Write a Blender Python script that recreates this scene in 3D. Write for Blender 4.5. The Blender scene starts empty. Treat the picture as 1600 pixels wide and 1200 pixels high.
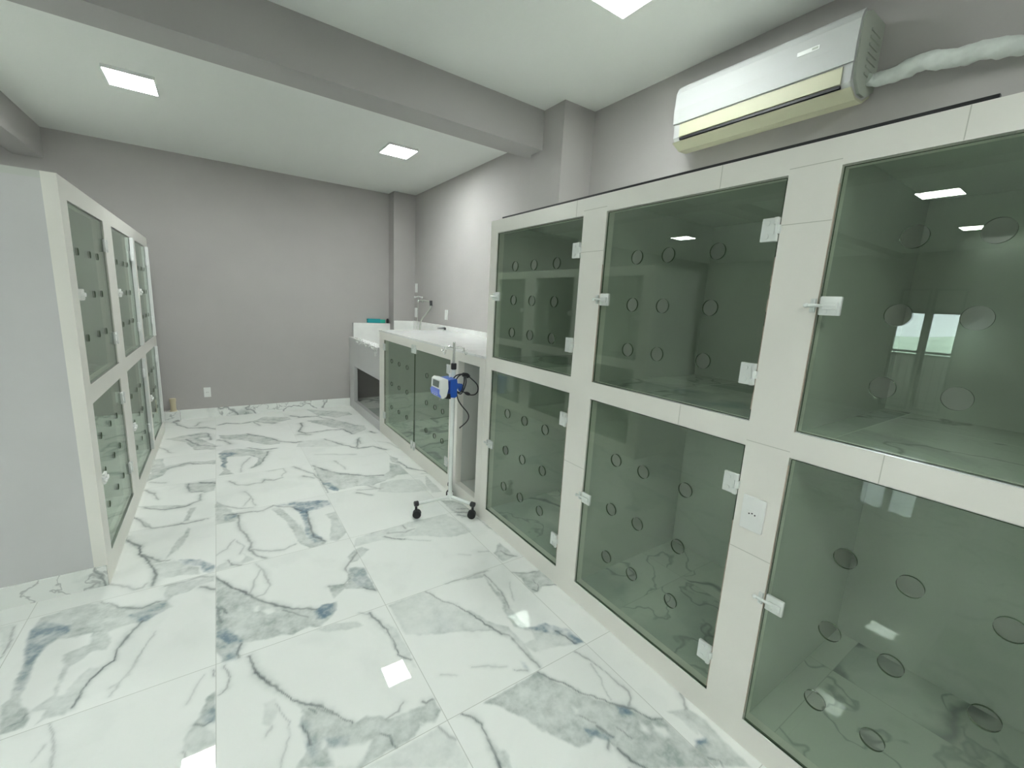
import bpy, bmesh, math, random
import numpy as np
from mathutils import Vector, Matrix
random.seed(3)
S = bpy.context.scene
COL = S.collection
# ---------------------------------------------------------------- camera
F_PX = 667.31
YAW, PITCH, ROLL = math.radians(34.713), math.radians(-10.506), math.radians(3.126)
cam = bpy.data.objects.new('camera', bpy.data.cameras.new('camera'))
COL.objects.link(cam)
cam.data.sensor_width = 36.0
cam.data.lens = 36.0 * F_PX / 1600.0
cam.data.clip_start = 0.02
fw = Vector((math.sin(YAW)*math.cos(PITCH), math.cos(YAW)*math.cos(PITCH), math.sin(PITCH)))
rt = Vector((math.cos(YAW), -math.sin(YAW), 0))
up = rt.cross(fw)
rt2 = rt*math.cos(ROLL) + up*math.sin(ROLL)
up2 = -rt*math.sin(ROLL) + up*math.cos(ROLL)
cam.matrix_world = Matrix(((rt2.x, up2.x, -fw.x, 0), (rt2.y, up2.y, -fw.y, 0), (rt2.z, up2.z, -fw.z, 1.5), (0, 0, 0, 1)))
S.camera = cam
# ---------------------------------------------------------------- view, world, sun
S.view_settings.view_transform = 'Standard'
S.view_settings.look = 'None'
S.view_settings.gamma = 1.0
S.view_settings.use_curve_mapping = False
S.view_settings.exposure = EXPOSURE = 1.3
LAMP = 46.0
S.cycles.use_denoising = True
S.cycles.max_bounces = 10
S.cycles.diffuse_bounces = 6
S.cycles.transparent_max_bounces = 24
S.cycles.caustics_reflective = False
S.cycles.caustics_refractive = False
W = bpy.data.worlds.new('world'); S.world = W; W.use_nodes = True
wn = W.node_tree.nodes; wl = W.node_tree.links
wn['Background'].inputs[0].default_value = (.86, .93, 1.0, 1); wn['Background'].inputs[1].default_value = 4.0      # bright overcast sky
sl = bpy.data.lights.new('sun', 'SUN'); sl.energy = 12.0; sl.angle = 0.01; sl.color = (1, .97, .9)
sun = bpy.data.objects.new('sun', sl); COL.objects.link(sun)
sun.rotation_euler = Vector((1.0, -0.25, -1.75)).to_track_quat('-Z', 'Y').to_euler()
# ---------------------------------------------------------------- sizes (metres)
XR, XW, XL, YB, ZC = 1.451, 2.293, -0.531, 6.0235, 2.872
ZT, U1, U0, L1, L0 = 2.0054, 1.9288, 1.1592, 1.0769, 0.1014
G_X0, G_Y0, G_P, G_Q = -0.0894, 1.1685, 0.6944, 0.7025
# ---------------------------------------------------------------- materials
def mat(name, col=(.8, .8, .8), rough=.5, metal=0., spec=.5, coat=0., bump=0., bscale=40., var=0., vscale=3.):
    m = bpy.data.materials.new(name); m.use_nodes = True
    n = m.node_tree.nodes; l = m.node_tree.links; b = n['Principled BSDF']
    b.inputs['Base Color'].default_value = (*col, 1); b.inputs['Roughness'].default_value = rough
    b.inputs['Metallic'].default_value = metal; b.inputs['Specular IOR Level'].default_value = spec
    b.inputs['Coat Weight'].default_value = coat; b.inputs['Coat Roughness'].default_value = .05
    g = n.new('ShaderNodeNewGeometry')
    if var > 0:
        t = n.new('ShaderNodeTexNoise'); t.inputs['Scale'].default_value = vscale; t.inputs['Detail'].default_value = 5
        l.new(g.outputs['Position'], t.inputs['Vector'])
        mr = n.new('ShaderNodeMapRange'); mr.inputs[1].default_value = .3; mr.inputs[2].default_value = .7
        mr.inputs[3].default_value = 1-var; mr.inputs[4].default_value = 1+var
        l.new(t.outputs[0], mr.inputs[0])
        v = n.new('ShaderNodeVectorMath'); v.operation = 'SCALE'; v.inputs[0].default_value = col
        l.new(mr.outputs[0], v.inputs['Scale']); l.new(v.outputs[0], b.inputs['Base Color'])
    if bump > 0:
        t = n.new('ShaderNodeTexNoise'); t.inputs['Scale'].default_value = bscale; t.inputs['Detail'].default_value = 6
        l.new(g.outputs['Position'], t.inputs['Vector'])
        bp = n.new('ShaderNodeBump'); bp.inputs['Strength'].default_value = bump; bp.inputs['Distance'].default_value = .002
        l.new(t.outputs[0], bp.inputs['Height']); l.new(bp.outputs[0], b.inputs['Normal'])
    return m

M = {}
M['wall'] = mat('grey_wall_paint', (.425, .41, .40), .75, spec=.25, bump=.25, bscale=60, var=.02)
M['ceil'] = mat('white_ceiling_paint', (.74, .76, .73), .85, spec=.2, bump=.1, bscale=50)
M['beam'] = mat('grey_beam_paint', (.40, .39, .38), .75, spec=.25, bump=.2, bscale=60)
M['panel'] = mat('pale_grey_panel_paint', (.60, .60, .60), .5, spec=.4, var=.02)
M['frame'] = mat('pale_porcelain_tile', (.82, .81, .755), .3, spec=.5, bump=.15, bscale=90, var=.03)
M['inside'] = mat('kennel_lining_tile', (.60, .625, .585), .14, spec=.5, var=.03)
M['white'] = mat('white_plastic', (.80, .82, .80), .3)
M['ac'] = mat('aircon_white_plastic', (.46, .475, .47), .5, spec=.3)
M['acy'] = mat('aged_cream_plastic', (.50, .50, .36), .5)
M['acs'] = mat('grey_green_plastic', (.44, .48, .42), .5)
M['dark'] = mat('black_rubber', (.012, .013, .015), .45)
M['cord'] = mat('black_cable', (.010, .010, .012), .4)
M['chrome'] = mat('chrome', (.75, .77, .76), .15, metal=1.)
M['latch'] = mat('silvered_latch_metal', (.72, .76, .73), .3, metal=.12, coat=.3)
M['paintw'] = mat('white_enamel', (.82, .86, .83), .25, coat=.4)
M['blue'] = mat('blue_plastic', (.02, .10, .48), .35)
M['blued'] = mat('dark_blue_plastic', (.01, .03, .22), .35)
M['keypad'] = mat('blue_keypad', (.16, .24, .72), .4)
M['lcd'] = mat('grey_lcd', (.16, .19, .17), .2)
M['teal'] = mat('teal_plastic', (.005, .30, .33), .45)
M['green'] = mat('sea_green_plastic', (.01, .38, .27), .45)
M['beige'] = mat('beige_pvc', (.58, .52, .36), .45)
M['grout'] = mat('pale_grout', (.55, .56, .51), .8)
M['seam'] = mat('tile_joint_filler', (.56, .56, .50), .8)
M['silicone'] = mat('yellowed_silicone', (.46, .38, .30), .6)
M['stone'] = mat('white_counter_stone', (.86, .87, .85), .12, var=.05, vscale=5)
M['foil'] = mat('wrinkled_foil_wrap', (.62, .66, .63), .35, bump=1., bscale=35, var=.1, vscale=20)
M['hill'] = mat('hazy_green_hill', (.34, .42, .36), .9, var=.3, vscale=.3)
M['concrete'] = mat('balcony_concrete', (.5, .5, .48), .8)
M['steel'] = mat('dark_frame_metal', (.05, .055, .06), .4)
M['plug'] = mat('dark_socket_hole', (.02, .02, .02), .6)
M['sheet'] = mat('crumpled_white_film', (.82, .84, .82), .25, coat=.3)

def glass_mat(name, tint, refl=1.0):
    m = bpy.data.materials.new(name); m.use_nodes = True
    n = m.node_tree.nodes; l = m.node_tree.links; n.clear()
    o = n.new('ShaderNodeOutputMaterial'); mx = n.new('ShaderNodeMixShader')
    t = n.new('ShaderNodeBsdfTransparent'); t.inputs[0].default_value = (*tint, 1)
    g = n.new('ShaderNodeBsdfGlossy'); g.inputs['Roughness'].default_value = .004; g.inputs[0].default_value = (.93, 1, .95, 1)
    f = n.new('ShaderNodeFresnel'); gg = n.new('ShaderNodeNewGeometry'); ir = n.new('ShaderNodeMapRange')
    ir.inputs[3].default_value = 1.52; ir.inputs[4].default_value = 1/1.52      # thin sheet: same reflectance from both faces
    l.new(gg.outputs['Backfacing'], ir.inputs[0]); l.new(ir.outputs[0], f.inputs['IOR'])
    mm = n.new('ShaderNodeMath'); mm.operation = 'MULTIPLY'; mm.inputs[1].default_value = refl
    l.new(f.outputs[0], mm.inputs[0]); l.new(mm.outputs[0], mx.inputs[0])
    l.new(t.outputs[0], mx.inputs[1]); l.new(g.outputs[0], mx.inputs[2]); l.new(mx.outputs[0], o.inputs[0])
    return m
M['glass'] = glass_mat('green_tempered_glass', (.885, .93, .88), 1.0)
M['pane'] = glass_mat('clear_window_glass', (.95, .97, .96), .8)
M['edge'] = mat('polished_glass_edge', (.10, .14, .09), .25)

def emit_mat(name, col, s):
    m = bpy.data.materials.new(name); m.use_nodes = True
    n = m.node_tree.nodes; l = m.node_tree.links; n.clear()
    o = n.new('ShaderNodeOutputMaterial'); e = n.new('ShaderNodeEmission')
    e.inputs[0].default_value = (*col, 1); e.inputs[1].default_value = s; l.new(e.outputs[0], o.inputs[0])
    return m
M['lamp'] = emit_mat('led_diffuser', (.95, 1.0, .975), LAMP)
M['lamp_dim'] = emit_mat('led_diffuser_dimmer', (.95, 1.0, .975), LAMP*.55)

def marble(name, traced=False, base=(.84, .865, .835), rough=.001, scale=1.0, grid=True, strength=1.0):
    m = bpy.data.materials.new(name); m.use_nodes = True
    n = m.node_tree.nodes; l = m.node_tree.links; b = n['Principled BSDF']
    def N(t, **k):
        q = n.new(t)
        for a, v in k.items(): setattr(q, a, v)
        return q
    def math_(op, a, c=None, d=None, clamp=False):
        q = N('ShaderNodeMath', operation=op, use_clamp=clamp)
        for i, x in enumerate((a, c, d)):
            if x is None: continue
            if isinstance(x, (int, float)): q.inputs[i].default_value = x
            else: l.new(x, q.inputs[i])
        return q.outputs[0]
    def rng(x, a, c, lo=0., hi=1., t='SMOOTHSTEP'):
        q = N('ShaderNodeMapRange', interpolation_type=t)
        l.new(x, q.inputs[0])
        for i, v in zip((1, 2, 3, 4), (a, c, lo, hi)): q.inputs[i].default_value = v
        return q.outputs[0]
    geo = N('ShaderNodeNewGeometry'); sep = N('ShaderNodeSeparateXYZ'); l.new(geo.outputs['Position'], sep.inputs[0])
    x, y, z = sep.outputs
    ix = math_('FLOOR', math_('DIVIDE', math_('SUBTRACT', x, G_X0), G_P))
    iy = math_('FLOOR', math_('DIVIDE', math_('SUBTRACT', y, G_Y0), G_Q))
    off = N('ShaderNodeCombineXYZ')
    l.new(math_('MULTIPLY', ix, 3.71), off.inputs[0]); l.new(math_('MULTIPLY', iy, 5.13), off.inputs[1]); l.new(math_('MULTIPLY', math_('ADD', ix, iy), 1.37), off.inputs[2])
    add = N('ShaderNodeVectorMath', operation='ADD'); l.new(geo.outputs['Position'], add.inputs[0])
    if grid: l.new(off.outputs[0], add.inputs[1])
    P = add.outputs[0]
    def noise(sc, det=4, vec=None, dist=0.):
        q = N('ShaderNodeTexNoise'); q.inputs['Scale'].default_value = sc*scale; q.inputs['Detail'].default_value = det
        q.inputs['Distortion'].default_value = dist; l.new(vec or P, q.inputs['Vector']); return q
    wv = noise(2.2, 5)
    wsc = N('ShaderNodeVectorMath', operation='SCALE'); l.new(wv.outputs['Color'], wsc.inputs[0]); wsc.inputs['Scale'].default_value = .45
    wp = N('ShaderNodeVectorMath', operation='ADD'); l.new(P, wp.inputs[0]); l.new(wsc.outputs[0], wp.inputs[1])
    n1 = noise(1.7, 3, wp.outputs[0])
    vein = rng(math_('ABSOLUTE', math_('SUBTRACT', n1.outputs[0], .5)), .0, .018, 1, 0)
    n2 = noise(3.4, 4, wp.outputs[0])
    vein2 = math_('MULTIPLY', rng(math_('ABSOLUTE', math_('SUBTRACT', n2.outputs[0], .52)), .0, .012, 1, 0), .5)
    wash = rng(noise(1.3, 6, wp.outputs[0], .4).outputs[0], .53, .62)
    fine = noise(22, 6)
    pg = math_('MULTIPLY', wash, .75*strength)
    pv = math_('MULTIPLY', math_('MAXIMUM', math_('MULTIPLY', vein, .75), vein2), strength)
    pb = math_('MULTIPLY', rng(noise(2.1, 4, wp.outputs[0]).outputs[0], .6, .68), math_('MULTIPLY', wash, .7*strength))
    if traced:
        at = N('ShaderNodeAttribute', attribute_name='marks'); s2 = N('ShaderNodeSeparateColor'); l.new(at.outputs['Color'], s2.inputs[0])
        msk = at.outputs['Alpha']; inv = math_('SUBTRACT', 1., msk)
        weak = math_('MULTIPLY', rng(n2.outputs[0], .5, .7, 0, .12), msk)
        fr = math_('MULTIPLY', rng(fine.outputs[0], .32, .68, .62, 1.15, 'LINEAR'), rng(noise(60, 3).outputs[0], .3, .7, .8, 1.15, 'LINEAR'))
        pg = math_('ADD', math_('MULTIPLY', pg, inv), math_('ADD', math_('MULTIPLY', s2.outputs[0], fr), weak), clamp=True)
        pb = math_('ADD', math_('MULTIPLY', pb, inv), math_('MULTIPLY', s2.outputs[1], fr), clamp=True)
        pv = math_('ADD', math_('MULTIPLY', pv, inv), s2.outputs[2], clamp=True)
    grain = rng(noise(9, 7).outputs[0], .35, .65, .8, 1.1, 'LINEAR')
    def mix(f, a, c):
        q = N('ShaderNodeMix', data_type='RGBA'); l.new(f, q.inputs[0])
        for i, v in ((6, a), (7, c)):
            if isinstance(v, tuple): q.inputs[i].default_value = (*v, 1)
            else: l.new(v, q.inputs[i])
        return q.outputs[2]
    c = mix(rng(noise(1.1, 3).outputs[0], .4, .7, 0, .35), base, tuple(v*.86 for v in base))
    c = mix(math_('MULTIPLY', pg, math_('MULTIPLY', grain, .86), clamp=True), c, (.33, .385, .365))
    c = mix(math_('MULTIPLY', pb, math_('MULTIPLY', grain, .82), clamp=True), c, (.13, .215, .285))
    c = mix(math_('MULTIPLY', pv, .80, clamp=True), c, (.085, .105, .115))
    if grid:
        def line(v, o_, p, w):
            fr_ = math_('FRACT', math_('ADD', math_('DIVIDE', math_('SUBTRACT', v, o_), p), .5))
            return rng(math_('MULTIPLY', math_('ABSOLUTE', math_('SUBTRACT', fr_, .5)), p), w*.6, w, 1, 0)
        gl = math_('MAXIMUM', line(x, G_X0, G_P, .0017), line(y, G_Y0, G_Q, .0017))
        c = mix(math_('MULTIPLY', gl, .75), c, (.40, .42, .38))
        rr = math_('ADD', math_('MULTIPLY', gl, .5), rough); l.new(rr, b.inputs['Roughness'])
    else:
        b.inputs['Roughness'].default_value = rough
    l.new(c, b.inputs['Base Color']); b.inputs['Specular IOR Level'].default_value = .5
    return m
M['floor'] = marble('polished_marble_floor_tile', True)
M['marble'] = marble('polished_marble_tile', rough=.07, grid=False)
M['kfloor'] = marble('kennel_marble_floor', rough=.02, base=(.72, .76, .71), scale=.55)
M['counterm'] = marble('pale_counter_marble', rough=.07, base=(.95, .955, .945), grid=False, strength=.14)
# ---------------------------------------------------------------- mesh helpers
class MB:
    def __init__(s): s.bm = bmesh.new()
    def _xf(s, vs, loc, rot):
        if rot is not None: bmesh.ops.transform(s.bm, matrix=rot.to_4x4(), verts=vs)
        bmesh.ops.translate(s.bm, vec=loc, verts=vs)
    def box(s, x0, x1, y0, y1, z0, z1, bev=0., seg=2):
        r = bmesh.ops.create_cube(s.bm, size=1.)['verts']
        for v in r: v.co = Vector(((x0+x1)/2+v.co.x*(x1-x0), (y0+y1)/2+v.co.y*(y1-y0), (z0+z1)/2+v.co.z*(z1-z0)))
        if bev > 0:
            es = list({e for v in r for e in v.link_edges})
            bmesh.ops.bevel(s.bm, geom=es, offset=bev, segments=seg, affect='EDGES', profile=.6)
        return s
    def cyl(s, a, b, r, r2=None, seg=20, bev=0.):
        a, b = Vector(a), Vector(b); d = b-a
        q = bmesh.ops.create_cone(s.bm, cap_ends=True, segments=seg, radius1=r, radius2=r if r2 is None else r2, depth=d.length)['verts']
        s._xf(q, (a+b)/2, d.to_track_quat('Z', 'Y').to_matrix())
        if bev > 0:
            es = [e for e in {e for v in q for e in v.link_edges} if any(len(f.verts) > 4 for f in e.link_faces)]
            bmesh.ops.bevel(s.bm, geom=es, offset=bev, segments=2, affect='EDGES')
        return s
    def sph(s, c, r, sc=(1, 1, 1), seg=16):
        q = bmesh.ops.create_uvsphere(s.bm, u_segments=seg, v_segments=seg//2+2, radius=r)['verts']
        for v in q: v.co = Vector((v.co.x*sc[0], v.co.y*sc[1], v.co.z*sc[2]))+Vector(c)
        return s
    def tube(s, pts, r, seg=10, smooth=4):
        P = [Vector(p) for p in pts]
        if smooth and len(P) > 2:
            Q = []
            for i in range(len(P)-1):
                p0, p1, p2, p3 = P[max(i-1, 0)], P[i], P[i+1], P[min(i+2, len(P)-1)]
                for k in range(smooth):
                    t = k/smooth
                    Q.append(.5*((2*p1)+(-p0+p2)*t+(2*p0-5*p1+4*p2-p3)*t*t+(-p0+3*p1-3*p2+p3)*t**3))
            Q.append(P[-1]); P = Q
        n = len(P); rs = r if callable(r) else (lambda t: r)
        prev = None; rings = []
        for i, p in enumerate(P):
            d = (P[min(i+1, n-1)]-P[max(i-1, 0)]).normalized()
            if prev is None:
                nx = d.orthogonal().normalized()
            else:
                nx = (prev-d*prev.dot(d)); nx = nx.normalized() if nx.length > 1e-6 else d.orthogonal().normalized()
            prev = nx; ny = d.cross(nx); rr = rs(i/(n-1))
            rings.append([s.bm.verts.new(p+rr*(math.cos(2*math.pi*k/seg)*nx+math.sin(2*math.pi*k/seg)*ny)) for k in range(seg)])
        for a, b in zip(rings, rings[1:]):
            for k in range(seg): s.bm.faces.new((a[k], a[(k+1) % seg], b[(k+1) % seg], b[k]))
        s.bm.faces.new(rings[0][::-1]); s.bm.faces.new(rings[-1])
        return s
    def prism(s, prof, axis, a, b):
        """profile of (u,v) extruded along axis 0/1/2 from a to b"""
        def P(u, v, w): return {0: (w, u, v), 1: (u, w, v), 2: (u, v, w)}[axis]
        A = [s.bm.verts.new(P(u, v, a)) for u, v in prof]; B = [s.bm.verts.new(P(u, v, b)) for u, v in prof]
        s.bm.faces.new(A); s.bm.faces.new(B[::-1]); n = len(prof)
        for i in range(n): s.bm.faces.new((A[i], B[i], B[(i+1) % n], A[(i+1) % n]))
        return s
    def openplate(s, ys, zs, filled, x0, x1):
        """plate in the YZ plane between x0 and x1 with rectangular openings"""
        vs = {}
        def V(x, i, j):
            k = (x, i, j)
            if k not in vs: vs[k] = s.bm.verts.new((x, ys[i], zs[j]))
            return vs[k]
        ny, nz = len(ys)-1, len(zs)-1
        F = lambda i, j: 0 <= i < ny and 0 <= j < nz and filled(i, j)
        for i in range(ny):
            for j in range(nz):
                if not F(i, j): continue
                for x in (x0, x1): s.bm.faces.new((V(x, i, j), V(x, i+1, j), V(x, i+1, j+1), V(x, i, j+1)))
                for di, dj, a, b in ((-1, 0, (i, j), (i, j+1)), (1, 0, (i+1, j), (i+1, j+1)), (0, -1, (i, j), (i+1, j)), (0, 1, (i, j+1), (i+1, j+1))):
                    if not F(i+di, j+dj): s.bm.faces.new((V(x0, *a), V(x0, *b), V(x1, *b), V(x1, *a)))
        return s
    def holeplate(s, y0, y1, z0, z1, hy, hz, r, x0, x1, seg=24):
        """glass sheet in the YZ plane pierced by round holes at hy x hz"""
        hy = sorted(hy); hz = sorted(hz)
        by = [y0]+[(a+b)/2 for a, b in zip(hy, hy[1:])]+[y1]; bz = [z0]+[(a+b)/2 for a, b in zip(hz, hz[1:])]+[z1]
        for i, cy in enumerate(hy):
            for j, cz in enumerate(hz):
                a0, a1, c0, c1 = by[i], by[i+1], bz[j], bz[j+1]
                angs = sorted(set([2*math.pi*k/seg for k in range(seg)]+[math.atan2(zz-cz, yy-cy) % (2*math.pi) for yy in (a0, a1) for zz in (c0, c1)]))
                inn = []; out = []
                for t in angs:
                    c, q = math.cos(t), math.sin(t)
                    ts = []
                    if c > 1e-9: ts.append((a1-cy)/c)
                    if c < -1e-9: ts.append((a0-cy)/c)
                    if q > 1e-9: ts.append((c1-cz)/q)
                    if q < -1e-9: ts.append((c0-cz)/q)
                    k = min(ts)
                    out.append((cy+k*c, cz+k*q)); inn.append((cy+r*c, cz+r*q))
                for x in (x0, x1):
                    I = [s.bm.verts.new((x, *p)) for p in inn]; O = [s.bm.verts.new((x, *p)) for p in out]
                    n = len(I)
                    for k in range(n): s.bm.faces.new((I[k], O[k], O[(k+1) % n], I[(k+1) % n]))
                    if x == x0: I0 = I
                    else:
                        for k in range(n):
                            f = s.bm.faces.new((I0[k], I0[(k+1) % n], I[(k+1) % n], I[k])); f.material_index = 1
        for (p, q) in (((y0, z0), (y1, z0)), ((y1, z0), (y1, z1)), ((y1, z1), (y0, z1)), ((y0, z1), (y0, z0))):
            f = s.bm.faces.new([s.bm.verts.new(v) for v in ((x0, *p), (x0, *q), (x1, *q), (x1, *p))]); f.material_index = 1
        return s
    def build(s, name, mats, parent=None, smooth=False, weld=True):
        if weld: bmesh.ops.remove_doubles(s.bm, verts=s.bm.verts, dist=1e-6)
        bmesh.ops.recalc_face_normals(s.bm, faces=s.bm.faces)
        me = bpy.data.meshes.new(name); s.bm.to_mesh(me); s.bm.free()
        for m in (mats if isinstance(mats, (list, tuple)) else [mats]): me.materials.append(m)
        o = bpy.data.objects.new(name, me); COL.objects.link(o)
        if parent: o.parent = parent; o.matrix_parent_inverse = parent.matrix_world.inverted()
        if smooth:
            for p in me.polygons: p.use_smooth = True
            try: me.set_sharp_from_angle(angle=math.radians(35))
            except Exception: pass
        return o
def empty(name, loc, label, cat, group=None):
    o = bpy.data.objects.new(name, None); COL.objects.link(o); o.location = loc; o.empty_display_size = .05
    o.matrix_world = Matrix.Translation(loc)
    tag(o, label, cat, group); return o
def tag(o, label, cat, group=None):
    o['label'] = label; o['category'] = cat
    if group: o['group'] = group
    return o
def struct(o): o['kind'] = 'structure'; return o
def copy_tree(o, parent=None):
    c = o.copy(); COL.objects.link(c)
    if parent is not None: c.parent = parent
    for ch in list(o.children): copy_tree(ch, c)
    return c
def kid(o, src, name=None):
    """link a copy of part src (with its own children) under o"""
    return copy_tree(src, o)
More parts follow.
